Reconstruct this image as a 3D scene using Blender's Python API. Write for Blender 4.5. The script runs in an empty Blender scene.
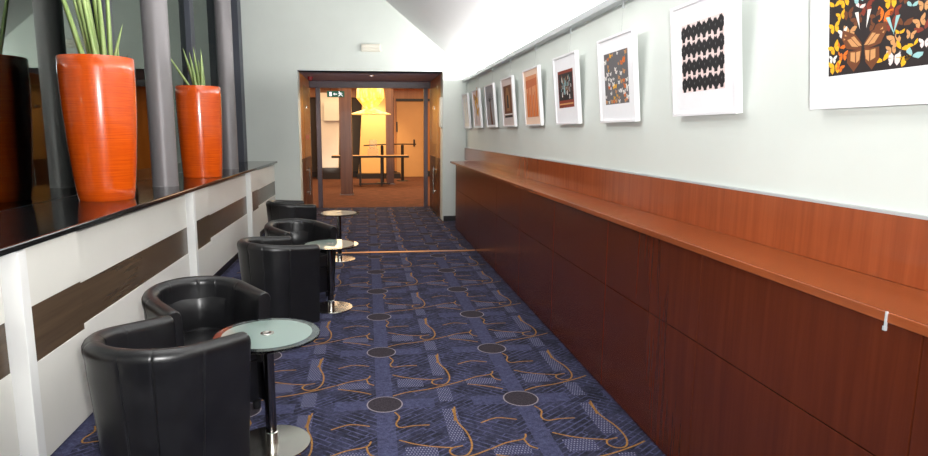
import bpy, bmesh, math, random
from mathutils import Vector, Matrix
PI = math.pi
S = bpy.context.scene
COL = S.collection

# ------------------------------------------------------------------ materials
def lin(c):
    return tuple(((v/255)/12.92 if v/255 <= .04045 else ((v/255+.055)/1.055)**2.4) for v in c)
class NT:
    """small node-tree helper"""
    def __init__(s, name):
        s.m = bpy.data.materials.new(name); s.m.use_nodes = True
        s.t = s.m.node_tree; s.b = s.t.nodes['Principled BSDF']; s.out = s.t.nodes['Material Output']
    def n(s, typ, **kw):
        nd = s.t.nodes.new(typ)
        for k, v in kw.items(): setattr(nd, k, v)
        return nd
    def l(s, a, b): s.t.links.new(a, b)
    def put(s, sock, v):
        if hasattr(v, 'node'): s.l(v, sock)
        else: sock.default_value = v
    def math(s, op, a, b=0., c=0.):
        nd = s.n('ShaderNodeMath', operation=op)
        s.put(nd.inputs[0], a); s.put(nd.inputs[1], b)
        if len(nd.inputs) > 2: s.put(nd.inputs[2], c)
        return nd.outputs[0]
    def mix(s, f, a, b, mode='MIX'):
        nd = s.n('ShaderNodeMix', data_type='RGBA', blend_type=mode)
        s.put(nd.inputs[0], f); s.put(nd.inputs[6], a); s.put(nd.inputs[7], b)
        return nd.outputs[2]
    def coord(s, scale=(1,1,1), rot=(0,0,0), loc=(0,0,0)):
        tc = s.n('ShaderNodeTexCoord'); mp = s.n('ShaderNodeMapping')
        mp.inputs['Scale'].default_value = scale; mp.inputs['Rotation'].default_value = rot; mp.inputs['Location'].default_value = loc
        s.l(tc.outputs['Object'], mp.inputs['Vector']); return mp.outputs[0]
    def noise(s, vec, scale=5., detail=3., rough=.55, dist=0.):
        nd = s.n('ShaderNodeTexNoise'); s.l(vec, nd.inputs['Vector'])
        nd.inputs['Scale'].default_value = scale; nd.inputs['Detail'].default_value = detail
        nd.inputs['Roughness'].default_value = rough; nd.inputs['Distortion'].default_value = dist
        return nd.outputs['Fac']
    def ramp(s, fac, stops):
        nd = s.n('ShaderNodeValToRGB'); s.l(fac, nd.inputs[0]); e = nd.color_ramp.elements
        while len(e) < len(stops): e.new(.5)
        for el, (p, c) in zip(e, stops): el.position = p; el.color = (*c, 1)
        return nd.outputs[0]
    def bump(s, h, strength=.2, dist=.002):
        nd = s.n('ShaderNodeBump'); nd.inputs['Strength'].default_value = strength; nd.inputs['Distance'].default_value = dist
        s.l(h, nd.inputs['Height']); s.l(nd.outputs[0], s.b.inputs['Normal'])
    def set(s, **kw):
        for k, v in kw.items():
            k = {'base': 'Base Color', 'rough': 'Roughness', 'metal': 'Metallic', 'spec': 'Specular IOR Level', 'coat': 'Coat Weight',
                 'coatr': 'Coat Roughness', 'trans': 'Transmission Weight', 'ior': 'IOR', 'emit': 'Emission Color', 'estr': 'Emission Strength', 'alpha': 'Alpha'}[k]
            if isinstance(v, tuple) and len(v) == 3: v = (*v, 1)
            s.put(s.b.inputs[k], v)
        return s
def plain(name, rgb, rough=.5, var=.06, scale=8., **kw):
    """painted / moulded surface: one colour with a faint procedural mottle"""
    m = NT(name); c = lin(rgb); f = m.noise(m.coord(), scale, 3)
    lo = tuple(v*(1-var) for v in c); hi = tuple(min(1, v*(1+var)) for v in c)
    m.set(base=m.ramp(f, [(.3, lo), (.7, hi)]), rough=rough, **kw)
    return m.m
def wood(name, dark, mid, light, axis='Z', rough=.3, scale=1., **kw):
    m = NT(name); sc = {'X': (1.2, 26, 26), 'Y': (26, 1.2, 26), 'Z': (26, 26, 1.2)}[axis]
    v = m.coord(tuple(a*scale for a in sc))
    f = m.noise(v, 1., 5, .6, .4); g = m.noise(m.coord((2, 1.1, .5)), 1., 2)
    c = m.ramp(f, [(.25, lin(dark)), (.5, lin(mid)), (.75, lin(light))])
    c2 = m.mix(m.math('MULTIPLY', g, .35), c, (*lin(dark), 1))
    m.set(base=c2, rough=rough, **kw)
    return m.m
M = {}
M['wall'] = plain('wall_paint', (213, 219, 213), .55, .015, 3)
M['ceil'] = plain('ceiling_paint', (230, 230, 230), .7, .01, 2)
M['white'] = plain('white_lacquer', (226, 224, 217), .28, .015, 3)
M['postwhite'] = plain('post_white', (240, 240, 238), .3, .01, 3)
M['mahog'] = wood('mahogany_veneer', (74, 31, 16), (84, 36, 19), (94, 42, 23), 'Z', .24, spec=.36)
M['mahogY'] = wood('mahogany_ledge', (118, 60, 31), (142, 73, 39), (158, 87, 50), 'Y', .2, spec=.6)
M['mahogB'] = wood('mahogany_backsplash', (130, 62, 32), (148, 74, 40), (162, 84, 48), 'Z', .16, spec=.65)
M['strip'] = wood('walnut_strip', (70, 56, 44), (86, 70, 55), (98, 80, 62), 'Y', .25, spec=.5)
M['granite'] = None
g = NT('black_granite'); f = g.noise(g.coord(), 160, 2)
g.set(base=g.ramp(f, [(.45, (.006, .006, .007)), (.62, (.012, .012, .013)), (.72, (.06, .06, .065))]), rough=.1, spec=.35); M['granite'] = g.m
M['black'] = plain('black_kick', (20, 20, 22), .4)
M['greymetal'] = plain('grey_column_paint', (128, 124, 126), .42, .02, 3, metal=.2)
M['navy'] = plain('navy_frame_paint', (66, 69, 80), .45, .03, 5)
g = NT('mirror_glass')      # solar-control glazing: part mirror, night behind it
gl = g.n('ShaderNodeBsdfGlossy'); gl.inputs['Color'].default_value = (.70, .78, .72, 1); gl.inputs['Roughness'].default_value = .02
tr = g.n('ShaderNodeBsdfTransparent'); tr.inputs['Color'].default_value = (.25, .28, .27, 1)
mx = g.n('ShaderNodeMixShader'); mx.inputs[0].default_value = .31
g.l(tr.outputs[0], mx.inputs[1]); g.l(gl.outputs[0], mx.inputs[2]); g.l(mx.outputs[0], g.out.inputs['Surface']); M['glassmirror'] = g.m
M['night'] = plain('dark_ground', (14, 15, 14), .9)
g = NT('orange_lacquer'); f = g.noise(g.coord((4, 4, 190)), 1., 3, .6, .3)
g.set(base=g.ramp(f, [(.3, lin((210, 70, 8))), (.5, lin((226, 86, 10))), (.75, lin((238, 104, 18)))]), rough=.22, coat=.8, coatr=.06); M['pot'] = g.m
M['soil'] = plain('pot_soil', (40, 30, 24), .95, .4, 60)
g = NT('leaf_green'); f = g.noise(g.coord((40, 40, 2)), 1., 2)
g.set(base=g.ramp(f, [(.3, lin((120, 150, 74))), (.7, lin((190, 210, 140)))]), rough=.4); M['leaf'] = g.m
g = NT('black_leather'); f = g.noise(g.coord(), 7, 2); h = g.noise(g.coord(), 260, 2)
g.set(base=g.ramp(f, [(.3, lin((16, 16, 18))), (.7, lin((24, 24, 26)))]), rough=g.math('MULTIPLY_ADD', f, .16, .26), spec=.5)
g.bump(g.math('ADD', g.math('MULTIPLY', h, .25), g.math('MULTIPLY', f, 1.6)), .35, .004); M['leather'] = g.m
M['chrome'] = plain('brushed_steel', (205, 202, 196), .18, .03, 30, metal=1.)
M['pole'] = plain('dark_chrome', (130, 128, 126), .16, .02, 30, metal=1.)
g = NT('clear_glass'); g.set(base=(.80, .93, .88), rough=.02, trans=1., ior=1.5); M['glass'] = g.m
g = NT('frosted_glass'); g.set(base=lin((186, 212, 204)), rough=.3, trans=.55, ior=1.45, spec=.5, coat=1., coatr=.03); M['frost'] = g.m
M['frame'] = plain('white_frame', (238, 238, 240), .35, .01)
M['mat'] = plain('mat_board', (236, 236, 238), .8, .01, 20)
M['matpeach'] = plain('mat_peach', (240, 205, 180), .8, .02, 20)
M['matpink'] = plain('mat_pinkish', (214, 196, 190), .8, .03, 20)
M['rail'] = plain('rail_aluminium', (196, 200, 202), .35, .02, 10, metal=.3)
g = NT('nylon_cord'); g.set(base=(.85, .87, .88), rough=.3, trans=.6, alpha=.5); M['cord'] = g.m
M['brass'] = plain('brass_strip', (190, 130, 70), .3, .04, 20, metal=.9)
M['soffit'] = plain('soffit_paint', (165, 175, 212), .7, .03, 3)
M['framepurple'] = plain('door_frame_paint', (92, 78, 86), .3, .03, 5)
M['orangewood'] = wood('maple_panel', (176, 110, 50), (200, 132, 66), (216, 150, 84), 'Z', .3, .4)
M['brownwood'] = wood('brown_panel', (84, 44, 22), (104, 56, 28), (122, 70, 38), 'Z', .3, .4)
M['darkpanel'] = plain('dark_panel', (70, 60, 52), .5, .05)
M['tan'] = plain('tan_panel', (206, 156, 100), .5, .03, 3)
M['obelisk'] = plain('obelisk_cloth', (236, 186, 120), .7, .03, 3)
M['whitecloth'] = plain('white_fabric', (226, 216, 204), .8, .03, 3)
M['lobcol'] = wood('lobby_column_veneer', (96, 62, 44), (120, 80, 56), (140, 98, 70), 'Z', .3, .5)
M['iron'] = plain('dark_iron', (34, 28, 26), .45)
M['plastic'] = plain('white_plastic', (226, 222, 208), .3, .01)
g = NT('exit_green'); g.set(base=lin((10, 92, 66)), rough=.4, emit=lin((10, 100, 72)), estr=.35); M['exit'] = g.m
g = NT('exit_white'); g.set(base=(.9, .9, .9), rough=.4, emit=(1, 1, 1), estr=.8); M['exitw'] = g.m
M['red'] = plain('red_plastic', (150, 24, 36), .35)
g = NT('pink_sticker'); g.set(base=lin((205, 90, 120)), rough=.5); M['sticker'] = g.m
g = NT('lamp_glow'); f = g.noise(g.coord((14, 14, 4)), 1., 3)
g.set(base=lin((250, 210, 90)), rough=.3, emit=g.ramp(f, [(.35, lin((226, 166, 56))), (.5, lin((250, 206, 104))), (.7, lin((255, 242, 196)))]), estr=.7); M['glow'] = g.m
g = NT('lens_glow'); g.set(base=(1, 1, 1), emit=(1, .9, .75), estr=6.); M['lens'] = g.m
g = NT('acrylic'); g.set(base=(.95, .93, .9), rough=.08, trans=.85, ior=1.3); M['acrylic'] = g.m

# carpet ------------------------------------------------------------
CX, CY, PX_, PY_ = .08, 3.435, .8255, .8765
g = NT('navy_carpet'); v = g.coord(); sp = g.n('ShaderNodeSeparateXYZ'); g.l(v, sp.inputs[0])
u = g.math('SUBTRACT', g.math('FRACT', g.math('MULTIPLY_ADD', sp.outputs[0], 1/PX_, .5 - CX/PX_)), .5)   # -.5..+.5 around a medallion
w = g.math('SUBTRACT', g.math('FRACT', g.math('MULTIPLY_ADD', sp.outputs[1], 1/PY_, .5 - CY/PY_)), .5)
au = g.math('ABSOLUTE', u)
def brick(rot, sc):
    b = g.n('ShaderNodeTexBrick'); g.l(g.coord((1, 1, 1), (0, 0, rot)), b.inputs['Vector'])
    b.inputs['Scale'].default_value = sc; b.inputs['Mortar Size'].default_value = .011; b.inputs['Mortar Smooth'].default_value = .15
    b.inputs['Brick Width'].default_value = .34; b.inputs['Row Height'].default_value = .085; b.offset = .37
    return b.outputs['Fac']
b1 = brick(math.radians(38), 2.2); b2 = brick(math.radians(-38), 2.2); b3 = brick(math.radians(52+90), 2.6)
side = g.math('GREATER_THAN', u, 0.)
up = g.math('GREATER_THAN', w, .05)
lines = g.mix(side, b1, b2)
lines = g.mix(g.math('GREATER_THAN', g.noise(v, 2.6, 1), .52), lines, b3)
lines = g.math('MULTIPLY', lines, g.math('MULTIPLY_ADD', g.ramp(g.noise(v, 7, 2), [(.38, (0, 0, 0)), (.55, (1, 1, 1))]), .8, .2))
mott = g.noise(v, 5.5, 4, .65); fine = g.noise(v, 150, 2, .7); med = g.noise(v, 34, 3, .7)
navy = g.ramp(med, [(.3, lin((24, 24, 33))), (.7, lin((46, 46, 60)))])
blue = g.ramp(med, [(.3, lin((58, 60, 88))), (.7, lin((86, 89, 122)))])
patch = g.ramp(mott, [(.40, (0, 0, 0)), (.60, (1, 1, 1))])
base = g.mix(g.math('MULTIPLY', patch, .36), navy, blue)
base = g.mix(g.math('MULTIPLY', lines, .8), base, blue)
band = g.math('MAXIMUM', g.math('LESS_THAN', au, .062), g.math('MULTIPLY', g.math('LESS_THAN', g.math('ABSOLUTE', w), .07), g.math('LESS_THAN', au, .36)))
base = g.mix(g.math('MULTIPLY', band, .8), base, g.mix(.30, blue, navy))
base = g.mix(.5, base, g.mix(1., base, g.ramp(fine, [(.3, (.35, .35, .35)), (.7, (1.6, 1.6, 1.6))]), 'MULTIPLY'))
g.set(base=base, rough=.95, spec=.1); g.bump(fine, .4, .004); M['carpet'] = g.m
def carpetlike(name, a, b, sc=120):
    g = NT(name); f = g.noise(g.coord(), sc, 2, .7); g.set(base=g.ramp(f, [(.3, lin(a)), (.7, lin(b))]), rough=.95, spec=.1); return g.m
M['medal'] = carpetlike('carpet_medallion', (38, 34, 40), (62, 56, 62))
M['ring'] = carpetlike('carpet_ring', (112, 104, 112), (146, 138, 142))
M['gold'] = carpetlike('carpet_gold', (112, 80, 40), (166, 122, 68))
g = NT('carpet_dots'); v = g.coord(loc=(20, 20, 0)); ck = g.n('ShaderNodeTexBrick'); g.l(v, ck.inputs['Vector']); ck.inputs['Scale'].default_value = 10.
ck.inputs['Brick Width'].default_value = .16; ck.inputs['Row Height'].default_value = .20; ck.inputs['Mortar Size'].default_value = .045; ck.offset = .5
f = g.noise(v, 120, 2, .7)
g.set(base=g.mix(ck.outputs['Fac'], g.ramp(f, [(.3, lin((88, 89, 112))), (.7, lin((130, 130, 148)))]), g.ramp(f, [(.3, lin((44, 45, 66))), (.7, lin((66, 68, 98)))])), rough=.95, spec=.1); M['dots'] = g.m
g = NT('lobby_carpet'); v = g.coord(); f = g.noise(g.coord((1.2, 3.2, 1)), 3, 4, .65); h = g.noise(v, 90, 2)
g.set(base=g.mix(.4, g.ramp(f, [(.35, lin((76, 46, 38))), (.65, lin((126, 78, 60)))]), g.ramp(h, [(.3, lin((60, 40, 30))), (.7, lin((130, 92, 68)))])), rough=.95, spec=.1); M['lobcarpet'] = g.m

# ------------------------------------------------------------------ mesh helpers
def link(o, parent=None):
    COL.objects.link(o)
    if parent is not None: o.parent = parent
    return o
def obj(name, bm, mats, parent=None, smooth=False, bevel=0.):
    me = bpy.data.meshes.new(name)
    if bevel: pass
    bmesh.ops.recalc_face_normals(bm, faces=bm.faces[:])
    bm.to_mesh(me); bm.free()
    for m in (mats if isinstance(mats, (list, tuple)) else [mats]): me.materials.append(m)
    if smooth:
        for p in me.polygons: p.use_smooth = True
        if smooth != 'all': me.set_sharp_from_angle(angle=math.radians(40))
    o = bpy.data.objects.new(name, me); link(o, parent)
    if bevel:
        md = o.modifiers.new('bevel', 'BEVEL'); md.width = bevel; md.segments = 2; md.limit_method = 'ANGLE'
    return o
def BM(): return bmesh.new()
def box(bm, x0, x1, y0, y1, z0, z1, mi=0):
    vs = [bm.verts.new(p) for p in ((x0,y0,z0),(x1,y0,z0),(x1,y1,z0),(x0,y1,z0),(x0,y0,z1),(x1,y0,z1),(x1,y1,z1),(x0,y1,z1))]
    for f in ((0,3,2,1),(4,5,6,7),(0,1,5,4),(1,2,6,5),(2,3,7,6),(3,0,4,7)):
        bm.faces.new([vs[i] for i in f]).material_index = mi
    return bm
def bx(*a): return box(BM(), *a)
def prism(bm, pts, vec, mi=0):
    a = [bm.verts.new(p) for p in pts]; b = [bm.verts.new(Vector(p)+Vector(vec)) for p in pts]; n = len(pts)
    bm.faces.new(a).material_index = mi; bm.faces.new(b[::-1]).material_index = mi
    for i in range(n): bm.faces.new((a[i], b[i], b[(i+1) % n], a[(i+1) % n])).material_index = mi
    return bm
def lathe(bm, prof, n=48, c=(0, 0, 0), mi=0):
    rows = []
    for r, z in prof:
        if r < 1e-6: rows.append([bm.verts.new((c[0], c[1], c[2]+z))])
        else: rows.append([bm.verts.new((c[0]+r*math.cos(2*PI*k/n), c[1]+r*math.sin(2*PI*k/n), c[2]+z)) for k in range(n)])
    for a, b in zip(rows, rows[1:]):
        for k in range(n):
            q = [a[k % len(a)], a[(k+1) % len(a)], b[(k+1) % len(b)], b[k % len(b)]]
            u_ = []
            for x in q:
                if x not in u_: u_.append(x)
            if len(u_) > 2: bm.faces.new(u_).material_index = mi
    return bm
def tube(bm, pts, r, n=8, mi=0):
    pts = [Vector(p) for p in pts]; rows = []
    for i, p in enumerate(pts):
        t = (pts[min(i+1, len(pts)-1)]-pts[max(i-1, 0)]).normalized()
        a = t.orthogonal().normalized() if abs(t.z) > .9 else t.cross(Vector((0, 0, 1))).normalized(); b = t.cross(a)
        rows.append([bm.verts.new(p+r*(a*math.cos(2*PI*k/n)+b*math.sin(2*PI*k/n))) for k in range(n)])
    for a, b in zip(rows, rows[1:]):
        for k in range(n): bm.faces.new((a[k], a[(k+1) % n], b[(k+1) % n], b[k])).material_index = mi
    bm.faces.new(rows[0][::-1]).material_index = mi; bm.faces.new(rows[-1]).material_index = mi
    return bm
def tag(o, label, cat, group=None, kind=None):
    o['label'] = label; o['category'] = cat
    if group: o['group'] = group
    if kind: o['kind'] = kind
    return o
def empty(name, loc, label, cat, group=None, rz=0., kind=None):
    o = bpy.data.objects.new(name, None); o.location = loc; o.rotation_euler = (0, 0, rz); o.empty_display_size = .1; link(o)
    return tag(o, label, cat, group, kind)
def struct(name, bm, m, **kw):
    o = obj(name, bm, m, **kw); o['kind'] = 'structure'; return o
def copy_tree(o, parent=None):
    c = o.copy(); link(c)
    if parent is not None: c.parent = parent
    for ch in list(o.children): copy_tree(ch, c)
    return c

# ------------------------------------------------------------------ the setting
XL_, XR_, YB, YE = -2.33, 1.77, -2.6, 11.0
# hall floor with the woven pattern as part of the floor mesh
bm = BM(); box(bm, -2.5, 1.9, YB, 13.2, -.12, 0., 0)
Z1, Z2, Z3 = .0012, .0018, .0024
def flat(pts, z, mi): bm.faces.new([bm.verts.new((x, y, z)) for x, y in pts]).material_index = mi
def rect(x0, x1, y0, y1, z, mi): flat(((x0, y0), (x1, y0), (x1, y1), (x0, y1)), z, mi)
def smooth_path(p, k=5):
    out = []
    P = [p[0]]+list(p)+[p[-1]]
    for i in range(1, len(P)-2):
        for j in range(k):
            t = j/k; a, b, c, d = P[i-1], P[i], P[i+1], P[i+2]
            out.append(tuple(.5*((2*b[q])+(-a[q]+c[q])*t+(2*a[q]-5*b[q]+4*c[q]-d[q])*t*t+(-a[q]+3*b[q]-3*c[q]+d[q])*t**3) for q in (0, 1)))
    return out+[p[-1]]
def ribbon(p, wd, z, mi):
    p = smooth_path(p); prev = None
    for i, (x, y) in enumerate(p):
        a = p[max(i-1, 0)]; b = p[min(i+1, len(p)-1)]; dx, dy = b[0]-a[0], b[1]-a[1]; L = math.hypot(dx, dy) or 1
        n_ = (-dy/L*wd/2, dx/L*wd/2); cur = (bm.verts.new((x+n_[0], y+n_[1], z)), bm.verts.new((x-n_[0], y-n_[1], z)))
        if prev: bm.faces.new((prev[0], prev[1], cur[1], cur[0])).material_index = mi
        prev = cur
GOLD = [
 [(.407,.80),(.396,.627),(.431,.484),(.436,.352),(.403,.264),(.351,.245),(.314,.281),(.328,.329),(.389,.348)],
 [(.392,-.10),(.392,-.194),(.383,-.25)],
 [(.054,-.111),(.078,-.177),(.056,-.253),(.077,-.299),(.155,-.286),(.24,-.286)],
 [(-.30,.30),(-.209,.355),(-.108,.386),(-.084,.439)], [(-.108,.386),(-.095,.315),(-.06,.28)],
 [(-.286,.243),(-.158,.192),(-.079,.146)], [(.052,.107),(.141,.154),(.272,.186),(.426,.25),(.52,.30)],
 [(.063,-.438),(.14,-.486),(.229,-.521),(.332,-.544)], [(-.30,-.29),(-.2,-.24),(-.09,-.27)]]
for i in range(-2, 2):
    for j in range(-2, 12):
        ox, oy = CX+i*PX_, CY+j*PY_
        ok = lambda x, y: -1.58 < x < 1.44 and y < 13.1
        def disc(r0, z, mi):
            flat([(ox+r0*math.cos(2*PI*k/28), oy+r0*math.sin(2*PI*k/28)) for k in range(28)], z, mi)
        if ok(ox-.1, oy) and ok(ox+.1, oy): disc(.108, Z1, 2); disc(.100, Z2, 1)
        for (x0, x1, y0, y1) in ((.33, .415, .40, .785), (.33, .415, .01, .20), (-.29, -.095, .235, .33), (.09, .255, .235, .365)):
            if ok(ox+x0, oy+y0) and ok(ox+x1, oy+y1): rect(ox+x0, ox+x1, oy+y0, oy+y1, Z1, 4)
        for p in GOLD:
            q = [(ox+x, oy+y) for x, y in p]
            q = [a for a in q if ok(*a)]
            if len(q) > 1: ribbon(q, .010, Z3, 3)
struct('floor', bm, [M['carpet'], M['medal'], M['ring'], M['gold'], M['dots']])
bm = bx(-5.2, 5.2, 13.2, 24., -.12, 0.); struct('floor_lobby', bm, M['lobcarpet'])
o = obj('threshold_strip', bx(-.55, 1.45, 8.09, 8.15, .001, .007), M['brass'], bevel=.002)
tag(o, 'thin brass joint strip lying across the navy patterned carpet', 'floor strip')

# right wall, end wall with opening, left parapet, back wall, ceiling
struct('wall_right', bx(XR_, 1.9, YB, YE+.2, 0, 2.9), M['wall'])
bm = BM(); T = .36
prism(bm, [(-2.5, YE, 0), (-1.185, YE, 0), (-1.185, YE, 2.66), (-1.185, YE, 4.7), (-2.5, YE, 4.7)], (0, T, 0))
prism(bm, [(-1.185, YE, 2.66), (1.353, YE, 2.66), (1.353, YE, 3.6), (.2, YE, 4.7), (-1.185, YE, 4.7)], (0, T, 0))
prism(bm, [(1.353, YE, 0), (1.9, YE, 0), (1.9, YE, 3.1), (1.353, YE, 3.6)], (0, T, 0))
struct('wall_end', bm, M['wall'])
struct('wall_left', bx(-2.5, XL_-.02, YB, YE, 0, 1.08), M['wall'])
struct('wall_back', bx(-2.5, 1.9, YB-.12, YB, 0, 4.7), M['wall'])
sl = lambda x: 3.853-.824*(x-.344)
xk = .344-(4.55-3.853)/.824
bm = BM(); prism(bm, [(1.9, YB, sl(1.9)), (xk, YB, 4.55), (-2.5, YB, 4.55), (-2.5, YB, 4.7), (xk+.06, YB, 4.7), (1.9, YB, sl(1.9)+.15)], (0, YE-YB, 0))
struct('ceiling', bm, M['ceil'])
struct('baseboard_end', box(bx(1.37, 1.60, YE-.014, YE, 0, .09), -1.62, -1.19, YE-.014, YE, 0, .09), M['black'])

# window wall: mirror-coated panes between navy mullions, night outside
bm = BM()
for a, b in ((YB, .25), (.41, 3.02), (3.18, 5.80), (5.98, 8.52), (8.70, 10.72)): box(bm, XL_-.012, XL_, a, b, 1.105, 4.5)
win = struct('window_1', bm, M['glassmirror'])
bm = BM()
for a, b in ((.25, .41), (3.02, 3.18), (5.80, 5.98), (8.52, 8.70)): box(bm, XL_-.06, XL_+.07, a, b, 1.105, 4.55)
box(bm, XL_-.05, XL_+.03, YB, 10.72, 4.5, 4.55)
box(bm, XL_-.06, -2.085, 10.72, YE, 1.105, 4.55)
fr = obj('window_frame', bm, M['navy'], win, bevel=.006)
struct('ground_outside', bx(-14, -2.6, -6, 16, -.2, -.05), M['night'])

# ------------------------------------------------------------------ round columns behind the counter
for (x, y, r, lab) in ((-1.88, 5.92, .113, 'round grey column standing between the two orange planters'),
                       (-1.88, 8.68, .107, 'round grey column farther off, beside the end wall past the smaller planter')):
    bm = lathe(BM(), [(0, 0), (r+.004, 0), (r+.004, .006), (r, .008), (r, 3.44), (0, 3.44)], 48)
    o = obj('round_column', bm, M['greymetal'], smooth=True); o.location = (x, y, 1.105)
    tag(o, lab, 'column', 'round columns along the window', 'thing')

# ------------------------------------------------------------------ left counter
g_top = obj('granite_counter_top', bx(XL_+.0, -1.575, YB, YE, 1.07, 1.105), M['granite'], bevel=.008)
tag(g_top, 'long polished black granite counter top under the orange planters', 'counter top')
def counter_unit(y0, y1, lab, post=True):
    t = empty('counter_unit', (-1.6, y0, 0), lab, 'counter', 'white counter units under the granite top')
    Y = lambda a: a-y0
    X = lambda a: a+1.6
    ya = y0+.12 if post else y0; ym = ya+.53
    obj('carcass', bx(X(XL_), X(-1.70), Y(y0)+.002, Y(y1)-.002, .0, 1.068), M['black'], t)
    if post: obj('post', bx(X(-1.70), X(-1.580), Y(y0)+.05, Y(ya), 0, 1.066), M['postwhite'], t, bevel=.003)
    for (a, b, xf, zb, z1, z2, zt) in ((ya, ym, -1.592, .012, .51, .785, 1.068), (ym, y1-.002, -1.632, .115, .515, .755, 1.045)):
        obj('lower_panel', bx(X(-1.70), X(xf), Y(a), Y(b), zb, z1), M['white'], t, bevel=.002)
        obj('upper_panel', bx(X(-1.70), X(xf), Y(a), Y(b), z2, zt), M['white'], t, bevel=.002)
        obj('inlay_strip', bx(X(-1.70), X(xf-.004), Y(a), Y(b)-.001, z1, z2), M['strip'], t)
    obj('kick_plate', bx(X(-1.70), X(-1.675), Y(ym), Y(y1)-.002, 0, .115), M['black'], t)
counter_unit(.05, 2.83, 'white counter unit cut off by the left edge of the photo')
counter_unit(2.83, 5.65, 'white counter unit with brown inlay behind the nearest tub chairs')
counter_unit(5.65, 8.42, 'white counter unit below the smaller planter, behind the middle tub chairs')
counter_unit(8.42, YE, 'white counter unit at the far end, meeting the end wall')

# ------------------------------------------------------------------ right cabinets, ledge, backsplash
lab = ['by the doorway', 'second from the doorway', 'third from the doorway', 'fourth from the doorway', 'fifth from the doorway', 'sixth from the doorway',
       'third from the right edge of the photo', 'second from the right edge, under two framed pictures', 'cut off by the right edge of the photo']
y = 10.08
seams = [10.05, 8.96, 7.88, 6.79, 5.71, 4.63, 3.55, 2.49, 1.41, .34]
for i, (y1, y0) in enumerate(zip(seams, seams[1:])):
    t = empty('wall_cabinet', (1.455, y0, 0), 'dark mahogany cabinet unit under the ledge, '+lab[i], 'cabinet', 'mahogany cabinets under the ledge')
    L = y1-y0
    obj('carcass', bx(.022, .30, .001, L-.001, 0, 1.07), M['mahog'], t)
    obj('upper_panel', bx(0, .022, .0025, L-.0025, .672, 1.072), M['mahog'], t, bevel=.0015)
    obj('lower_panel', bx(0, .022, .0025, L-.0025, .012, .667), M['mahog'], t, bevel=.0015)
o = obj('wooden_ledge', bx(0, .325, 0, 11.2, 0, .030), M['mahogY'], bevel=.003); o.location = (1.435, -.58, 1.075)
tag(o, 'long polished mahogany ledge on top of the cabinet row', 'ledge')
c = obj('edge_clip', box(bx(-.004, .002, 2.083, 2.088, -.012, .032), -.006, 0, 2.08, 2.09, -.022, -.01), M['rail'], o); c['label'] = 'small shiny clip on the ledge edge'
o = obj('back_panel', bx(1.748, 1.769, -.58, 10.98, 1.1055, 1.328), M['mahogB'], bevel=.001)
tag(o, 'orange brown mahogany upstand panel behind the ledge', 'panel')
tr_ = obj('top_trim', bx(1.746, 1.7695, -.58, 10.98, 1.328, 1.338), M['rail'], o); tr_['label'] = 'pale metal top edge'

# ------------------------------------------------------------------ tub chairs
def shell_mesh(R=.293, L=.232, zb=.748, za=.705):
    bm = BM(); cols = []; ri = R-.080
    N = 40; path = []
    for k in range(5): path.append((L-L*k/5., 1., 0.))
    th = [PI/2+PI*k/N for k in range(N+1)]
    grooves = [1.75*PI/2, PI/2+.72, 3*PI/2-.72, PI/2+.02, 3*PI/2-.02, PI-.28, PI+.28]
    grooves = [PI/2+.05, PI/2+.75, PI-.38, PI+.38, 3*PI/2-.75, 3*PI/2-.05]
    ths = [(t, 0) for t in th if min(abs(t-q) for q in grooves) > .03]
    for q in grooves: ths += [(q-.022, 0), (q, 1), (q+.022, 0)]
    ths.sort()
    stations = [('L', L*(1-k/4), 0) for k in range(4)]+[('A', t, gr) for t, gr in ths]+[('R', L*k/4, 0) for k in range(1, 5)]
    for i, (kind, p, gr) in enumerate(stations):
        if kind == 'A': c0, d = Vector((0, 0)), Vector((math.cos(p), math.sin(p))); uu = R*math.cos(p)
        else: c0 = Vector((p, 0)); d = Vector((0, 1 if kind == 'L' else -1)); uu = p
        s = max(0, min(1, (L-uu)/(L+R))); s = .75*s+.25*s*s*(3-2*s)
        zt = za+(zb-za)*s
        pr = []
        gof = -.005 if gr else 0
        taper = .05
        for z in (.05, .12, .25, .4, .52, .6): pr.append((R-taper*(1-z/.6)+gof, z))
        rr = .040; cz = zt-rr; rc = R-rr+.006
        pr.append((R+.002+gof, zt-.085))
        for k in range(9):
            a = -.2+(PI+.4)*k/8; pr.append((rc+rr*math.cos(a)*1.08+gof*.6, cz+rr*math.sin(a)))
        pr += [(ri, zt-.10), (ri-.004, .55), (ri-.004, .40), (ri-.004, .30)]
        cols.append([bm.verts.new((c0.x+d.x*r, c0.y+d.y*r, z)) for r, z in pr])
    for a, b in zip(cols, cols[1:]):
        for k in range(len(a)-1): bm.faces.new((a[k], a[k+1], b[k+1], b[k]))
    for c, sgn in ((cols[0], 1), (cols[-1], -1)):                  # rounded arm fronts
        cen = sum((v.co for v in c), Vector())/len(c)
        ring = c
        for (dx, sh) in ((.012, .97), (.02, .86), (.022, .6)):
            new = []
            for v in c:
                q = v.co.copy(); q.y = cen.y+(q.y-cen.y)*sh; zc = .40; q.z = zc+(q.z-zc)*(1-(1-sh)*.16); q.x += dx; new.append(bm.verts.new(q))
            for k in range(len(c)-1): bm.faces.new((ring[k], ring[k+1], new[k+1], new[k]))
            ring = new
        bm.faces.new(ring)
    bmesh.ops.remove_doubles(bm, verts=bm.verts[:], dist=1e-5)
    return bm
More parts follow.
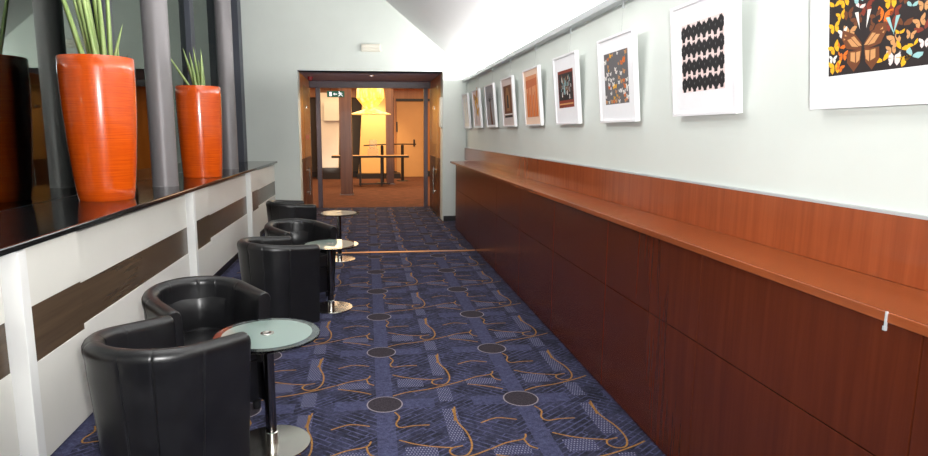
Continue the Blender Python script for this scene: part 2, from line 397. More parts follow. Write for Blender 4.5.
def dshape(r, L, z0, z1, crown=0., n=24, round_=.02):
    bm = BM(); pts = [(L, r)]+[(r*math.cos(PI/2+PI*k/n), r*math.sin(PI/2+PI*k/n)) for k in range(n+1)]+[(L, -r)]
    rings = []
    for (sc, z) in ((1-round_*1.2/r, z0), (1, z0+round_), (1, z1-round_), (1-round_*.4/r, z1-round_*.3), (1-round_*1.4/r, z1), (.5, z1+crown*.75), (.02, z1+crown)):
        rings.append([bm.verts.new(((x-L*.25)*sc+L*.25, yy*sc, z)) for x, yy in pts])
    for a, b in zip(rings, rings[1:]):
        for k in range(len(a)): bm.faces.new((a[k], a[(k+1) % len(a)], b[(k+1) % len(a)], b[k]))
    bm.faces.new(rings[0][::-1]); bm.faces.new(rings[-1])
    return bm
def make_chair():
    t = empty('tub_chair', (0, 0, 0), '', 'armchair', 'black leather tub chairs along the counter')
    obj('shell', shell_mesh(), M['leather'], t, smooth=True)
    obj('seat_cushion', dshape(.222, .225, .30, .43, .018), M['leather'], t, smooth=True)
    obj('seat_base', dshape(.222, .20, .05, .305), M['leather'], t, smooth=True)
    # padded inner back, gathered along two stitched pleats
    bm = BM(); rows = []
    for i in range(31):
        a = PI/2+.42+(PI-.84)*i/30; row = []
        pl = .006*abs(math.sin(3*(a-PI/2-.42)*PI/(PI-.84)))
        for (dr, z) in ((-.0, .41), (.030, .45), (.034, .53), (.028, .60), (.0, .655)):
            r = .231-dr-pl*(1 if dr else 0); row.append(bm.verts.new((r*math.cos(a), r*math.sin(a), z)))
        rows.append(row)
    for a, b in zip(rows, rows[1:]):
        for k in range(4): bm.faces.new((a[k], a[k+1], b[k+1], b[k]))
    obj('back_pad', bm, M['leather'], t, smooth='all')
    for sx, sy in ((.18, .22), (.18, -.22), (-.19, .13), (-.19, -.13)):
        f_ = obj('foot', lathe(BM(), [(0, 0), (.022, 0), (.025, .05), (0, .05)], 16), M['black'], t, smooth=True); f_.location = (sx, sy, 0)
    return t
chair = make_chair()
CH = [(-.926, 2.695, 55., 'black leather tub chair nearest the camera, its high round back turned to it'),
      (-.952, 3.462, -50., 'black leather tub chair facing the camera behind the frosted glass table'),
      (-.762, 5.03, 32., 'black leather tub chair with its back turned, beside the middle table'),
      (-.695, 5.94, -50., 'black leather tub chair facing the camera behind the middle table'),
      (-.992, 7.894, 22.8, 'black leather tub chair farthest away, by the end of the counter')]
for i, (x, yy, a, lb) in enumerate(CH):
    o = chair if i == 0 else copy_tree(chair)
    o.location = (x, yy, 0); o.rotation_euler = (0, 0, math.radians(a)); o['label'] = lb

# ------------------------------------------------------------------ round glass tables
def make_table():
    t = empty('glass_side_table', (0, 0, 0), '', 'table', 'round glass side tables')
    gt = obj('glass_top', lathe(BM(), [(0, .588), (.259, .588), (.262, .591), (.262, .597), (.259, .6), (0, .6)], 72), M['glass'], t, smooth=True)
    d = obj('frosted_disc', lathe(BM(), [(0, .6004), (.222, .6004), (.222, .6016), (0, .6016)], 64), M['frost'], gt, smooth=True)
    obj('cap', lathe(BM(), [(0, .6018), (.034, .6018), (.034, .604), (.026, .607), (.016, .607), (.014, .6055), (0, .6055)], 32), M['chrome'], t, smooth=True)
    obj('pole', lathe(BM(), [(.028, .018), (.028, .57), (.055, .58), (.055, .5875), (0, .5875)], 32), M['pole'], t, smooth=True)
    obj('collar', lathe(BM(), [(.0285, .018), (.033, .018), (.033, .075), (.0285, .078)], 32), M['chrome'], t, smooth=True)
    obj('base_disc', lathe(BM(), [(0, .003), (.192, .003), (.197, .008), (.195, .012), (.06, .017), (0, .0185)], 64), M['chrome'], t, smooth=True)
    return t
tab = make_table()
TB = [(-.515, 3.02, 'round glass side table nearest the camera, pale frosted centre'),
      (-.355, 5.51, 'round glass side table between the middle pair of tub chairs'),
      (-.37, 7.70, 'round glass side table farthest away, beside the last tub chair')]
for i, (x, yy, lb) in enumerate(TB):
    o = tab if i == 0 else copy_tree(tab)
    o.location = (x, yy, 0); o['label'] = lb

# ------------------------------------------------------------------ planters
def blade(bm_len, wd, lean, yaw, curve=.15, n=9):
    bm = BM(); rows = []
    for i in range(n):
        t = i/(n-1); wv = .78*wd*(1-.15*t)*(1-t**3.2)+.0008; dx = lean*t*bm_len+curve*bm_len*t*t; z = bm_len*t
        rows.append([bm.verts.new(p) for p in ((dx-wv/2, 0, z), (dx, -wv*.22, z), (dx+wv/2, 0, z), (dx, wv*.14, z))])
    for a, b in zip(rows, rows[1:]):
        for k in range(4): bm.faces.new((a[k], a[(k+1) % 4], b[(k+1) % 4], b[k]))
    bm.faces.new(rows[0]); bm.faces.new(rows[-1])
    bmesh.ops.rotate(bm, verts=bm.verts[:], cent=(0, 0, 0), matrix=Matrix.Rotation(yaw, 3, 'Z'))
    return bm
def planter(x, yy, rt, rb, h, lb, blades):
    t = empty('potted_plant', (x, yy, 1.105), lb, 'potted plant', 'orange planters on the granite counter')
    pf = [(0, 0), (rb-.006, 0), (rb, .006)]
    for k in range(1, 12):
        s = k/12; pf.append((rb+(rt-rb)*math.sin(s*PI/2)**.9, .006+(h-.012)*s))
    pf += [(rt, h-.006), (rt-.004, h), (rt-.02, h), (rt-.024, h-.008), (rt-.03, h-.10), (0, h-.10)]
    obj('pot', lathe(BM(), pf, 72), M['pot'], t, smooth=True)
    obj('soil', lathe(BM(), [(rt-.031, h-.099), (rt*.5, h-.075), (0, h-.07)], 40), M['soil'], t, smooth=True)
    for (px, py, ln, wd, lean, yaw, cv) in blades:
        b = obj('leaf', blade(ln, wd, lean, yaw, cv), M['leaf'], t, smooth='all'); b.location = (px, py, h-.085)
R_ = random.Random(4)
planter(-1.955, 4.80, .254, .193, 1.03, 'large orange planter with tall green blades, nearer one on the counter', [
    (-.05, -.05, .86, .05, -.20, .35, -.05), (-.02, .03, .92, .055, -.13, .2, -.04), (.02, -.03, .90, .055, -.10, .3, -.03), (.04, .04, .95, .05, -.05, .1, -.02),
    (.07, -.02, .84, .05, -.02, .25, .0), (.00, .06, .98, .05, -.09, .6, -.02), (.09, .03, .80, .045, .02, .3, .0), (.11, .0, .33, .034, .22, .3, .05), (-.04, .05, .78, .045, -.22, -.2, .0),
    (.17, -.04, .19, .022, .03, .2, .0)])
planter(-1.855, 7.14, .240, .208, .995, 'orange planter with short green blades, farther one on the counter', [
    (-.03, -.02, .44, .045, -.62, .3, .02), (-.02, .03, .50, .05, -.22, .2, -.02), (.0, -.02, .46, .05, -.14, .3, .0), (.02, .02, .52, .05, -.10, .1, .0),
    (.05, -.02, .46, .05, .02, .3, .0), (.06, .03, .50, .045, -.03, .1, .0), (.04, .05, .38, .04, -.08, .4, .0)])

# ------------------------------------------------------------------ pictures on the right wall
PW, PH = .60, .585
def poly(bm, pts, mi, dz=0.):
    bm.faces.new([bm.verts.new((x, y_, dz)) for x, y_ in pts]).material_index = mi
# prints are drawn in a flat local frame: x to the viewer's right, y up, then stood up by the parent
def col(name, rgb): return plain(name, rgb, .7, .05, 60)
INK = {k: col('ink_'+k, v) for k, v in dict(dark=(40, 32, 32), yellow=(240, 176, 30), orange=(222, 112, 30), white=(236, 232, 226), brown=(110, 62, 34), tan=(206, 150, 96),
       red=(130, 52, 36), pale=(150, 196, 196), grey=(98, 96, 98), sepia=(150, 104, 66), peach=(226, 150, 104), rust=(206, 112, 70), midgrey=(160, 156, 158), black=(24, 22, 24), pink=(236, 214, 210)).items()}
IN = list(INK); MI = lambda k: IN.index(k)
def butterfly(bm, x, y_, s, c1, c2, rot=0., z=.0004):
    def P(pts, mi, dz): poly(bm, [(x+s*(a*math.cos(rot)-b*math.sin(rot)), y_+s*(a*math.sin(rot)+b*math.cos(rot))) for a, b in pts], mi, dz)
    for q in (1, -1):
        P([(0*q, .1), (.35*q, .5), (.95*q, .75), (1.*q, .45), (.75*q, .05), (.1*q, -.08)], c1, z)
        P([(.05*q, -.05), (.7*q, -.05), (.72*q, -.45), (.4*q, -.8), (.12*q, -.5)], c2, z+.0001)
    P([(-.07, .2), (.07, .2), (.05, -.4), (-.05, -.4)], MI('dark'), z+.0003)
def base_print(bm, w, h, mi): poly(bm, [(-w/2, -h/2), (w/2, -h/2), (w/2, h/2), (-w/2, h/2)], mi)
def art1(bm, w, h):
    base_print(bm, w, h, MI('dark')); r = random.Random(7)
    cs = ['yellow', 'orange', 'brown', 'brown', 'tan', 'pale', 'red', 'yellow', 'pink', 'red', 'tan']
    for i in range(11):
        for j in range(9):
            if r.random() < .22: continue
            x = -w/2+.024+(w-.048)*(i+.2+.6*r.random()-.4)/10.6; y_ = -h/2+.022+(h-.044)*(j+.4*r.random())/8.6
            if abs(x+.055) < .09 and abs(y_+.10) < .06: continue
            left = x < -w*.32
            c = r.choice(['yellow', 'yellow', 'orange', 'white']) if left else r.choice(cs); s = .018+.016*r.random()
            x = max(-w/2+s, min(w/2-s, x)); y_ = max(-h/2+s, min(h/2-s, y_))
            butterfly(bm, x, y_, s, MI(c), MI(c if r.random() < .6 else 'dark'), r.uniform(-.5, .5), .0004+.0001*((i*9+j) % 5))
    X, Yc, BS = -.055, -.098, .098
    butterfly(bm, X, Yc, BS, MI('brown'), MI('brown'), 0, .0012)
    for q in (1, -1):
        for pts in ([(.05, .08), (.4, .45), (.55, .42), (.2, .08)], [(.2, .05), (.55, .38), (.72, .36), (.5, .1)], [(.1, -.1), (.3, -.12), (.28, -.5), (.14, -.4)], [(.34, -.12), (.55, -.1), (.55, -.4), (.34, -.48)],
                    [(.72, .5), (.84, .58), (.84, .5)], [(.8, .4), (.9, .45), (.88, .36)]):
            poly(bm, [(X+BS*a*q, Yc+BS*b) for a, b in pts], MI('tan'), .0018)
    for (x, c, a) in ((-.085, 'white', .25), (-.03, 'white', -.3), (.045, 'pale', .5), (.085, 'pale', -.4)):
        yy = -.01 if c == 'white' else -.05
        poly(bm, [(x-.008, yy+.035), (x+.008, yy+.035), (x+a*.05+.003, yy-.025)], MI(c), .002)
def art2(bm, w, h):
    base_print(bm, w, h, MI('pink')); n, m = 8, 4
    for i in range(n):
        for j in range(m):
            cx, cy = -w/2+w*(i+.5)/n, -h/2+h*(j+.5)/m; a, b = w/n/2, h/m/2; o_ = .10*b*(1 if i % 2 else -1)
            pts = [(-.5, -1.05), (.5, -1.05), (.62, -.66), (1.12, -.42), (1.08, -.1), (.9, 0), (1.08, .1), (1.12, .42), (.66, .62), (.3, 1.0), (0, .8), (-.3, 1.0), (-.66, .62), (-1.12, .42), (-1.08, .1), (-.9, 0), (-1.08, -.1), (-1.12, -.42), (-.62, -.66)]
            poly(bm, [(max(-w/2, min(w/2, cx+p*a)), max(-h/2, min(h/2, cy+q*b*.93+o_))) for p, q in pts], MI('black'), .0004)
            poly(bm, [(cx-.16*a, cy+.1*b+o_), (cx+.2*a, cy+.25*b+o_), (cx+.05*a, cy-.15*b+o_)], MI('grey'), .0007)
def art3(bm, w, h):
    base_print(bm, w, h, MI('grey')); r = random.Random(3)
    for i in range(9):
        for j in range(11):
            x = -w/2+w*(i+.5)/9+r.uniform(-.012, .012); y_ = -h/2+h*(j+.5)/11+r.uniform(-.01, .01)
            pl = .35+.5*(1-j/11.)
            if r.random() < pl:
                s = .013+.010*r.random(); c = r.choice(['yellow', 'orange', 'white', 'white', 'tan'])
                x = max(-w/2+s, min(w/2-s, x)); y_ = max(-h/2+s, min(h/2-s, y_)); butterfly(bm, x, y_, s, MI(c), MI(c), r.uniform(-.3, .3), .0004+.0001*((i+j) % 4))
def art4(bm, w, h):
    base_print(bm, w, h, MI('red')); r = random.Random(5)
    poly(bm, [(-w*.46, -h*.30), (w*.46, -h*.30), (w*.46, h*.42), (-w*.46, h*.42)], MI('dark'), .0003)
    for k in range(60):
        x, y_ = r.gauss(0, w*.2), r.gauss(h*.04, h*.16)
        if abs(x) < w*.42 and -h*.28 < y_ < h*.4:
            s = .008+.012*r.random(); poly(bm, [(x-s*.5, y_-s*1.2), (x+s*.5, y_-s), (x+s*.3, y_+s*1.4), (x-s*.4, y_+s)], MI(r.choice(['midgrey', 'pale', 'brown', 'sepia', 'white'])), .0006+.0001*(k % 9))
    poly(bm, [(-w*.46, -h*.42), (w*.46, -h*.42), (w*.46, -h*.38), (-w*.46, -h*.38)], MI('tan'), .0004)
def art5(bm, w, h):
    base_print(bm, w, h, MI('peach')); r = random.Random(8)
    for k in range(7):
        x = -w/2+w*(k+.5)/7; hh = h*r.uniform(.5, .95); poly(bm, [(x-w*.05, -h/2), (x+w*.05, -h/2), (x+w*.04, -h/2+hh), (x-w*.04, -h/2+hh*.96)], MI('rust' if k % 2 else 'orange'), .0004)
    poly(bm, [(-w*.5, h*.2), (w*.5, h*.25), (w*.5, h*.42), (-w*.5, h*.4)], MI('rust'), .0006)
def art6(bm, w, h):
    base_print(bm, w, h, MI('brown')); poly(bm, [(-w*.22, -h*.3), (w*.25, -h*.3), (w*.3, h*.1), (w*.12, h*.42), (-w*.1, h*.44), (-w*.28, h*.12)], MI('sepia'), .0004)
    poly(bm, [(-w*.5, -h*.5), (w*.5, -h*.5), (w*.5, -h*.44), (-w*.5, -h*.44)], MI('dark'), .0004); poly(bm, [(-w*.5, -h*.42), (w*.5, -h*.42), (w*.5, -h*.38), (-w*.5, -h*.38)], MI('white'), .0004)
    poly(bm, [(-w*.12, -h*.2), (w*.1, -h*.2), (w*.06, h*.2), (-w*.08, h*.2)], MI('dark'), .0007)
def art7(bm, w, h):
    base_print(bm, w, h, MI('midgrey')); poly(bm, [(-w*.02, -h*.5), (w*.2, -h*.5), (w*.08, -h*.1), (w*.06, h*.15), (-w*.06, h*.15), (-w*.06, -h*.15)], MI('brown'), .0004)
    r = random.Random(2)
    for k in range(9):
        a = PI*(k+.5)/9; poly(bm, [(w*.0, h*.08), (w*.04, h*.1), (math.cos(a)*w*.35+.01, h*.12+math.sin(a)*h*.2), (math.cos(a)*w*.33, h*.13+math.sin(a)*h*.21)], MI('dark'), .0005+.0001*(k % 3))
def art8(bm, w, h):
    base_print(bm, w, h, MI('pink')); butterfly(bm, 0, h*.28, w*.33, MI('tan'), MI('yellow'), .3); butterfly(bm, w*.1, -h*.08, w*.2, MI('yellow'), MI('yellow'), -.2)
    poly(bm, [(-w*.2, -h*.45), (-w*.1, -h*.45), (-w*.05, h*.05), (-w*.1, h*.05)], MI('midgrey'), .0004)
def art9(bm, w, h):
    base_print(bm, w, h, MI('white'))
    for k in range(4): poly(bm, [(-w*.4+k*w*.22, -h*.4), (-w*.36+k*w*.22, -h*.4), (-w*.34+k*w*.22, h*.38), (-w*.38+k*w*.22, h*.36)], MI('midgrey' if k % 2 else 'pale'), .0004)
PIC = [(2.262, art1, .43, .365, 'mat', 'white framed picture of colourful butterflies around one big brown butterfly'),
       (3.348, art2, .40, .352, 'mat', 'white framed picture of rows of interlocking black shapes on white'),
       (4.435, art3, .40, .350, 'mat', 'white framed picture of small yellow and white butterflies on grey'),
       (5.512, art4, .40, .315, 'mat', 'white framed picture of a dark brown scene with grey figures'),
       (6.605, art5, .42, .42, 'matpeach', 'white framed picture in orange and peach tones with a peach mat'),
       (7.70, art6, .40, .38, 'matpink', 'white framed picture of a brown figure on a pinkish mat'),
       (8.77, art7, .54, .53, 'mat', 'white framed picture of a dark tree trunk on grey'),
       (9.83, art8, .54, .53, 'mat', 'white framed picture with yellow shapes on white, second from the doorway'),
       (10.88, art9, .54, .53, 'mat', 'white framed very pale picture closest to the doorway')]
for (yl, art, w, h, mt, lb) in PIC:
    t = empty('framed_picture', (1.725, yl-PW/2, 1.688 if yl < 4 else 1.67), lb, 'picture', 'framed pictures on the white wall', 0)
    # local x = along the wall to the viewer's right (towards -Y), y = up the picture, z = out of the wall
    tilt = math.asin(.054/PH)
    mat = Matrix(((0, 0, -1), (-1, 0, 0), (0, 1, 0)))
    rot = Matrix.Rotation(-tilt, 3, 'Y') @ mat
    t.rotation_euler = rot.to_euler()
    D, B = .030, .016
    bm = BM()
    for (x0, x1, y0, y1) in ((-PW/2, PW/2, 0, B), (-PW/2, PW/2, PH-B, PH), (-PW/2, -PW/2+B, B, PH-B), (PW/2-B, PW/2, B, PH-B)): box(bm, x0, x1, y0, y1, -D, .004)
    box(bm, -PW/2+B, PW/2-B, B, PH-B, -D, -D+.006)
    obj('frame', bm, M['frame'], t)
    obj('mat_board', bx(-PW/2+B, PW/2-B, B, PH-B, -.012, -.006), M[mt], t)
    bm = BM(); art(bm, w, h); p = obj('print', bm, [INK[k] for k in IN], t); p.location = (0, PH/2+.008, -.0055)
# recalculating normals on loose coplanar faces may flip them, which has no effect on the look

bm = BM(); box(bm, 1.698, 1.7685, -2.4, YE-.01, 2.478, 2.486); box(bm, 1.698, 1.706, -2.4, YE-.01, 2.486, 2.53)
o = obj('picture_rail', bm, M['rail'], bevel=.0015)
tag(o, 'long pale rail with a light trough high on the right wall under the sloped ceiling', 'rail')
for i, (yl, art, w, h, mt, lb) in enumerate(PIC):
    yc = yl-PW/2
    hk = empty('picture_hook', (1.728, yc, 2.478), 'picture hook and cord above the '+lb[len('white framed '):].split(',')[0], 'hook', 'hooks on the picture rail')
    obj('hook', box(bx(-.004, .004, -.006, .006, -.045, -.0005), -.004, .012, -.006, .006, -.05, -.043), M['rail'], hk)
    obj('cord', tube(BM(), [(0.003, 0, -.05), (-.004, 0, -.23)], .0012, 6), M['cord'], hk)

# ------------------------------------------------------------------ end wall fittings
e = empty('emergency_light', (.093, YE, 3.05), 'white emergency light on the end wall above the doorway', 'light')
obj('housing', bx(-.17, .17, -.045, -.001, -.065, .065), M['plastic'], e, bevel=.008)
obj('diffuser', box(bx(-.15, .15, -.062, -.045, -.004, .050), -.15, .15, -.062, -.045, -.050, -.010), M['plastic'], e, bevel=.006)

# vestibule behind the opening
Y0, Y1 = YE+.36, 13.2
struct('wall_vestibule_left', box(bx(-1.30, -1.185, Y0, Y1, 1.12, 2.66), -1.30, -1.185, Y0, Y1, 0, 1.06, 1), [M['orangewood'], M['brownwood']])
struct('wall_vestibule_right', box(bx(1.353, 1.47, Y0, Y1, 1.12, 2.66), 1.353, 1.47, Y0, Y1, 0, 1.06, 1), [M['orangewood'], M['brownwood']])
struct('trim_1', box(bx(-1.30, -1.172, Y0, Y1, 1.06, 1.12), 1.34, 1.47, Y0, Y1, 1.06, 1.12), M['brownwood'])
struct('ceiling_vestibule', bx(-1.30, 1.47, YE+.0005, Y1+.3, 2.66, 2.8), M['soffit'])
bm = BM(); box(bm, -1.184, -.965, Y1, Y1+.10, 2.525, 2.66); box(bm, -.965, 1.215, Y1, Y1+.10, 2.525, 2.66); box(bm, 1.215, 1.352, Y1, Y1+.10, 2.525, 2.66)
box(bm, -1.06, -.965, Y1, Y1+.10, 0, 2.525); box(bm, 1.215, 1.30, Y1, Y1+.10, 0, 2.525); box(bm, -1.3, -1.184, Y1, Y1+.1, 0, 2.66); box(bm, 1.352, 1.47, Y1, Y1+.1, 0, 2.66)
f = struct('trim_2', bm, M['framepurple'], bevel=.004)
g = NT('door_glass'); gl = g.n('ShaderNodeBsdfGlossy'); gl.inputs['Roughness'].default_value = .02
tr = g.n('ShaderNodeBsdfTransparent'); tr.inputs['Color'].default_value = (.93, .95, .93, 1)
mx = g.n('ShaderNodeMixShader'); mx.inputs[0].default_value = .07
g.l(tr.outputs[0], mx.inputs[1]); g.l(gl.outputs[0], mx.inputs[2]); g.l(mx.outputs[0], g.out.inputs['Surface']); M['dglass'] = g.m
def leaf_door(x, sgn, lb, stick):
    d = empty('swing_door', (x, 11.40, 0), lb, 'door', 'open glass door leaves in the passage', kind='thing')
    obj('glass_pane', bx(-.005, .005, 0, 1.25, .02, 2.45), M['dglass'], d)
    h = BM(); tube(h, [(sgn*.06, .14, .45), (sgn*.06, .14, .96)], .013, 10); tube(h, [(0, .14, .50), (sgn*.06, .14, .50)], .009, 8); tube(h, [(0, .14, .91), (sgn*.06, .14, .91)], .009, 8)
    obj('door_handle', h, M['chrome'], d, smooth=True)
    obj('patch_fitting', bx(-.012, .012, .5, .66, 2.05, 2.10), M['chrome'], d)
    if stick:
        for yy in (.30, .62):
            bm = BM(); lathe(bm, [(0, 0), (.045, 0), (.045, .003), (0, .003)], 24); bmesh.ops.rotate(bm, verts=bm.verts[:], cent=(0, 0, 0), matrix=Matrix.Rotation(PI/2, 3, 'Y'))
            s = obj('warning_sticker', bm, M['sticker'], d); s.location = (.006, yy, 1.51)
leaf_door(-1.13, 1, 'open glass door leaf with two pink dots, against the left side of the passage', True)
leaf_door(1.30, -1, 'open glass door leaf against the right side of the passage', False)
o = obj('notice_panel', bx(1.305, 1.352, YE+.02, YE+.21, 1.70, 2.22), M['plastic'], bevel=.003); tag(o, 'narrow white notice panel on the right jamb of the doorway', 'sign')
a = empty('alarm_sounder', (-1.07, 12.2, 2.66), 'small red alarm sounder under the passage ceiling', 'alarm')
obj('alarm_base', lathe(BM(), [(0, 0), (.05, 0), (.05, -.03), (0, -.03)], 24), M['red'], a, smooth=True)
obj('beacon', lathe(BM(), [(.04, -.03), (.04, -.06), (.02, -.075), (0, -.075)], 24), M['red'], a, smooth=True)
a = empty('downlight', (.10, 11.8, 2.66), 'small round downlight in the passage ceiling', 'light')
obj('ring', lathe(BM(), [(.028, -.001), (.05, -.001), (.05, -.008), (.03, -.01)], 24), M['chrome'], a, smooth=True)
obj('lens', lathe(BM(), [(0, -.004), (.029, -.004)], 24), M['lens'], a)
x = empty('exit_sign', (-.66, 13.62, 2.42), 'green exit sign with white running figure and arrow hanging in the doorway', 'sign')
obj('sign_body', bx(-.185, .185, -.02, .02, -.065, .065), M['exit'], x, bevel=.003)
bm = BM()
def sq(x0, x1, z0, z1): prism(bm, [(x0, -.021, z0), (x1, -.021, z0), (x1, -.021, z1), (x0, -.021, z1)], (0, -.002, 0))
sq(-.135, -.085, -.045, .045)
prism(bm, [(-.055, -.021, 0), (-.02, -.021, .028), (-.02, -.021, -.028)], (0, -.002, 0)); sq(-.02, .03, -.008, .008)
def seg(a, b, wd):
    a, b = Vector(a), Vector(b); d = (b-a).normalized(); n_ = Vector((-d.y, d.x))*wd/2
    prism(bm, [(p.x, -.021, p.y) for p in (a+n_, a-n_, b-n_, b+n_)], (0, -.002, 0))
seg((.085, .03), (.105, -.005), .022); seg((.105, -.005), (.075, -.03), .014); seg((.075, -.03), (.055, -.045), .012); seg((.105, -.005), (.13, -.022), .014); seg((.13, -.022), (.15, -.048), .012)
seg((.088, .026), (.06, .004), .01); seg((.09, .026), (.125, .022), .01); seg((.125, .022), (.14, .008), .01)
prism(bm, [(.073+.013*math.cos(k*PI/6), -.021, .046+.013*math.sin(k*PI/6)) for k in range(12)], (0, -.002, 0))
obj('pictogram', bm, M['exitw'], x)
obj('hanger', box(bx(-.12, -.112, -.004, .004, .064, .8), .112, .12, -.004, .004, .064, .8), M['iron'], x)

# ------------------------------------------------------------------ lobby beyond
struct('wall_lobby_end', bx(-5.2, 5.2, 22.6, 22.8, 0, 3.35), M['darkpanel'])
struct('wall_lobby_left', bx(-5.3, -5.2, 13.2, 22.8, 0, 3.35), M['orangewood'])
struct('wall_lobby_right', bx(5.2, 5.3, 13.2, 22.8, 0, 3.35), M['orangewood'])
struct('wall_lobby_front', box(bx(-5.2, -1.3, 13.3, 13.42, 0, 3.35), 1.47, 5.2, 13.3, 13.42, 0, 3.35), M['orangewood'])
struct('ceiling_lobby', box(bx(-5.3, 5.3, 13.42, 22.8, 3.22, 3.42), -1.3, 1.47, 13.3, 13.45, 2.66, 3.4), M['tan'])
bm = bx(.98, 5.2, 22.46, 22.6, .2, 3.22); struct('wall_lobby_panel', bm, M['orangewood'])
struct('baseboard_lobby', bx(-5.2, 5.2, 22.42, 22.6, 0, .2), M['iron'])
struct('trim_3', bx(-5.2, .98, 22.40, 22.6, 2.84, 3.22), M['orangewood'])
d = empty('sliding_door', (1.07, 22.41, 0), 'tall tan sliding door hanging from a dark track in the lobby', 'door', kind='thing')
obj('door_leaf', bx(0, 1.0, -.05, 0, 0, 2.7), M['tan'], d, bevel=.004)
obj('track', bx(-.02, 1.7, -.09, 0, 2.72, 2.80), M['iron'], d)
h = BM(); box(h, .60, .66, -.08, -.05, 1.10, 1.35); obj('door_handle', h, M['iron'], d)
obj('pull_plate', bx(-.02, .03, -.09, -.05, 1.62, 1.98), M['iron'], d)
for (x, yy, w, h_, lb) in ((-.54, 16.0, .155, 3.215, 'brown veneered square column in the lobby, in front of the white pillar'), (.70, 19.2, .118, 3.215, 'brown veneered column in the lobby, right of the glowing lamp')):
    t = empty('lobby_column', (x, yy, 0), lb, 'column', 'brown lobby columns', kind='thing')
    obj('shaft', bx(-w, w, -w, w, .03, h_), M['lobcol'], t, bevel=.006)
    obj('foot_plate', bx(-w-.02, w+.02, -w-.02, w+.02, 0, .03), M['chrome'], t)
# tapering cloth pillars
def taper(name, x, yy, z0, z1, b0, b1, m, lb):
    t = empty(name, (x, yy, 0), lb, 'pillar', kind='thing'); bm = BM()
    def ring_(bx0, bx1, z, d): return [bm.verts.new(p) for p in ((bx0, -d, z), (bx1, -d, z), (bx1, d, z), (bx0, d, z))]
    rs = [ring_(b0[0]+(b1[0]-b0[0])*k/6, b0[1]+(b1[1]-b0[1])*k/6, z0+(z1-z0)*k/6, .28-.08*k/6) for k in range(7)]
    for a, b in zip(rs, rs[1:]):
        for k in range(4): bm.faces.new((a[k], a[(k+1) % 4], b[(k+1) % 4], b[k]))
    bm.faces.new(rs[0]); bm.faces.new(rs[-1])
    obj('cloth', bm, m, t, bevel=.02)
    if z0 > .1: obj('plinth', bx(b0[0]-.05, b0[1]+.4, -.4, .4, 0, z0), M['iron'], t)
    return t
tp = taper('cloth_pillar', -1.35, 21.8, .38, 2.95, (-.36, .34), (-.24, .44), M['whitecloth'], 'tall tapering white cloth pillar on a dark plinth in the lobby')
obj('picture_box', bx(-.10, .46, -.36, -.2, 2.0, 2.62), M['plastic'], tp)
taper('cloth_pillar', .22, 21.9, .17, 3.15, (-.54, .54), (-.34, .42), M['obelisk'], 'tall tapering orange lit pillar behind the lobby table')
# chandelier
t = empty('pendant_lamp', (.10, 16.5, 2.07), 'glowing yellow faceted pendant lamp with a wide low brim in the lobby', 'lamp')
bm = lathe(BM(), [(.05, .10), (.17, .19), (.37, .43), (.355, .62), (.30, .95), (0, .95)], 8); obj('lamp_body', bm, M['glow'], t)
bm = lathe(BM(), [(0, .16), (.10, .155), (.54, .015), (.54, .0), (.1, .12), (0, .125)], 32); obj('brim', bm, M['glow'], t, smooth=True)
obj('rod', lathe(BM(), [(.012, .95), (.012, 1.15), (0, 1.15)], 10), M['chrome'], t)
# table and what stands on it
t = empty('console_table', (.08, 18.5, 0), 'long dark console table in the lobby under the glowing lamp', 'table')
obj('table_top', bx(-1.13, 1.15, -.3, .3, .86, .92), M['iron'], t, bevel=.006)
obj('table_surface', bx(-1.11, 1.13, -.28, .28, .92, .924), M['tan'], t)
for xx in (-.30, .34): obj('leg', box(bx(xx-.03, xx+.03, -.22, .22, .06, .86), xx-.02, xx+.02, -.24, .24, .03, .06), M['iron'], t)
obj('foot_rail', bx(-.34, .60, -.03, .03, .05, .085), M['iron'], t)
s = empty('acrylic_stand', (.17, 18.4, .924), 'clear acrylic display stand on the lobby table', 'stand')
obj('lower_box', bx(-.16, .16, -.1, .1, 0, .20), M['acrylic'], s, bevel=.01); obj('upper_box', bx(-.11, .11, -.07, .07, .20, .46), M['acrylic'], s, bevel=.02)
for (xx, yy, lb) in ((.47, 19.6, 'dark barrier post behind the lobby table, nearer the orange pillar'), (1.16, 20.4, 'dark barrier post right of the lobby table, near the tan door')):
    p = empty('barrier_post', (xx, yy, 0), lb, 'post', 'barrier posts in the lobby', kind='thing')
    obj('post_shaft', lathe(BM(), [(.05, .02), (.05, 1.18), (.03, 1.2), (0, 1.2)], 20), M['iron'], p, smooth=True); obj('post_base', lathe(BM(), [(0, 0), (.2, 0), (.19, .02), (0, .025)], 28), M['iron'], p, smooth=True)
o = obj('barrier_bar', tube(BM(), [(-.1, 18.95, 1.205), (.47, 19.6, 1.222), (1.16, 20.4, 1.222), (1.65, 20.95, 1.205)], .018, 8), M['iron']); tag(o, 'thin dark bar resting on the two barrier posts in the lobby', 'barrier')

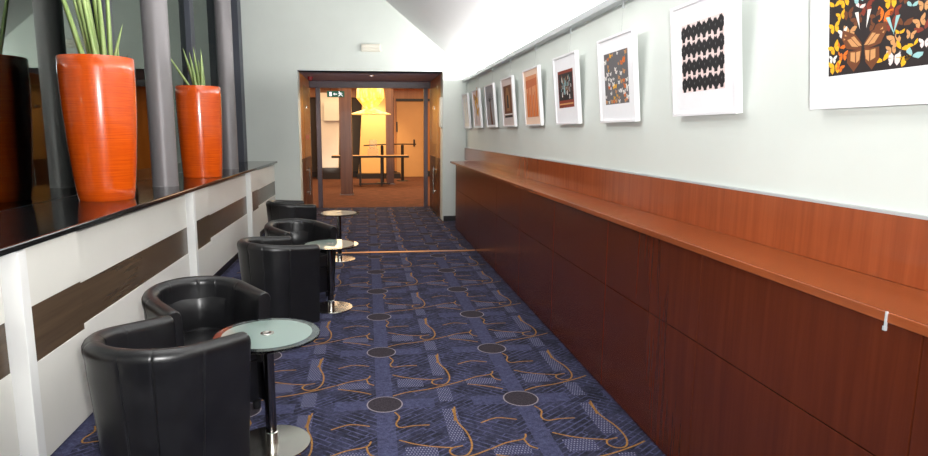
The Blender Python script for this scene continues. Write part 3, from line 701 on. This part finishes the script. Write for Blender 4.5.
# ------------------------------------------------------------------ light
def area(name, loc, rot, sx, sy, W, colr=(1, 1, 1), spread=PI):
    L = bpy.data.lights.new(name, 'AREA'); L.shape = 'RECTANGLE'; L.size = sx; L.size_y = sy; L.energy = W; L.color = colr; L.spread = spread
    o = bpy.data.objects.new(name, L); o.location = loc; o.rotation_euler = rot; link(o); return o
def spot(name, loc, to, W, size, blend, r, colr=(1, 1, 1)):
    L = bpy.data.lights.new(name, 'SPOT'); L.energy = W; L.spot_size = math.radians(size); L.spot_blend = blend; L.shadow_soft_size = r; L.color = colr
    o = bpy.data.objects.new(name, L); o.location = loc; o.rotation_euler = (Vector(to)-Vector(loc)).to_track_quat('-Z', 'Y').to_euler(); link(o); return o
L = area('cove_lamp', (1.752, 4.2, 2.531), (0, 0, 0), 13.2, .012, 225, (1, .99, .97))
L.rotation_euler = Vector((-.72, 0, .69)).to_track_quat('-Z', 'Y').to_euler()
area('rear_fill_light', (.7, -1.4, 3.5), (0, -.35, 0), 1.0, 1.6, 80, (1, .985, .97))  # added fill light above and behind the camera, for ambient level
spot('camera_flash', (.12, -.05, 1.70), (.5, 8, 1.7), 400, 120, .9, .05, (1, .99, .98))
spot('bounce_flash', (.12, -.05, 1.86), (.2, 8, 4.0), 130, 60, .9, .08, (1, .99, .98))
L = area('slope_fill_light', (-1.3, 4.0, 3.35), (0, 0, 0), 4.0, .4, 125, (1, .99, .97))  # added out-of-view fill light that brightens the sloped ceiling and right wall
L.rotation_euler = Vector((.75, .22, .62)).to_track_quat('-Z', 'Y').to_euler()
spot('passage_downlight', (.1, 11.8, 2.64), (.1, 11.8, 0), 80, 165, .4, .03, (1, .82, .62))
area('lobby_lamp', (.6, 17.8, 3.18), (0, 0, 0), 6, 7, 360, (1, .74, .45))
spot('pillar_lamp', (.25, 20.4, 3.1), (.25, 21.9, .9), 170, 75, .7, .06, (1, .76, .42))
spot('white_pillar_lamp', (-1.3, 20.6, .3), (-1.3, 21.9, 1.3), 16, 90, .7, .06, (1, .9, .78))
W = bpy.data.worlds.new('night'); S.world = W; W.use_nodes = True
W.node_tree.nodes['Background'].inputs[0].default_value = (.01, .012, .02, 1); W.node_tree.nodes['Background'].inputs[1].default_value = .3

# ------------------------------------------------------------------ camera (principal point of the cropped photo sits at x=430 of 928)
F = 610.; th = math.atan((228-132.5)/F); ps = math.atan((430-367)*math.cos(th)/F)
cam = bpy.data.cameras.new('camera'); cam.sensor_width = 36; cam.lens = F/928*36; cam.shift_x = 34/928; cam.clip_start = .05
co = bpy.data.objects.new('camera', cam); co.location = (0, 0, 1.6); co.rotation_euler = (PI/2-th, 0, -ps); link(co)
S.camera = co
S.view_settings.view_transform = 'Standard'; S.view_settings.look = 'None'; S.view_settings.gamma = 1; S.view_settings.use_curve_mapping = False
S.view_settings.exposure = .36

S.cycles.caustics_reflective = False
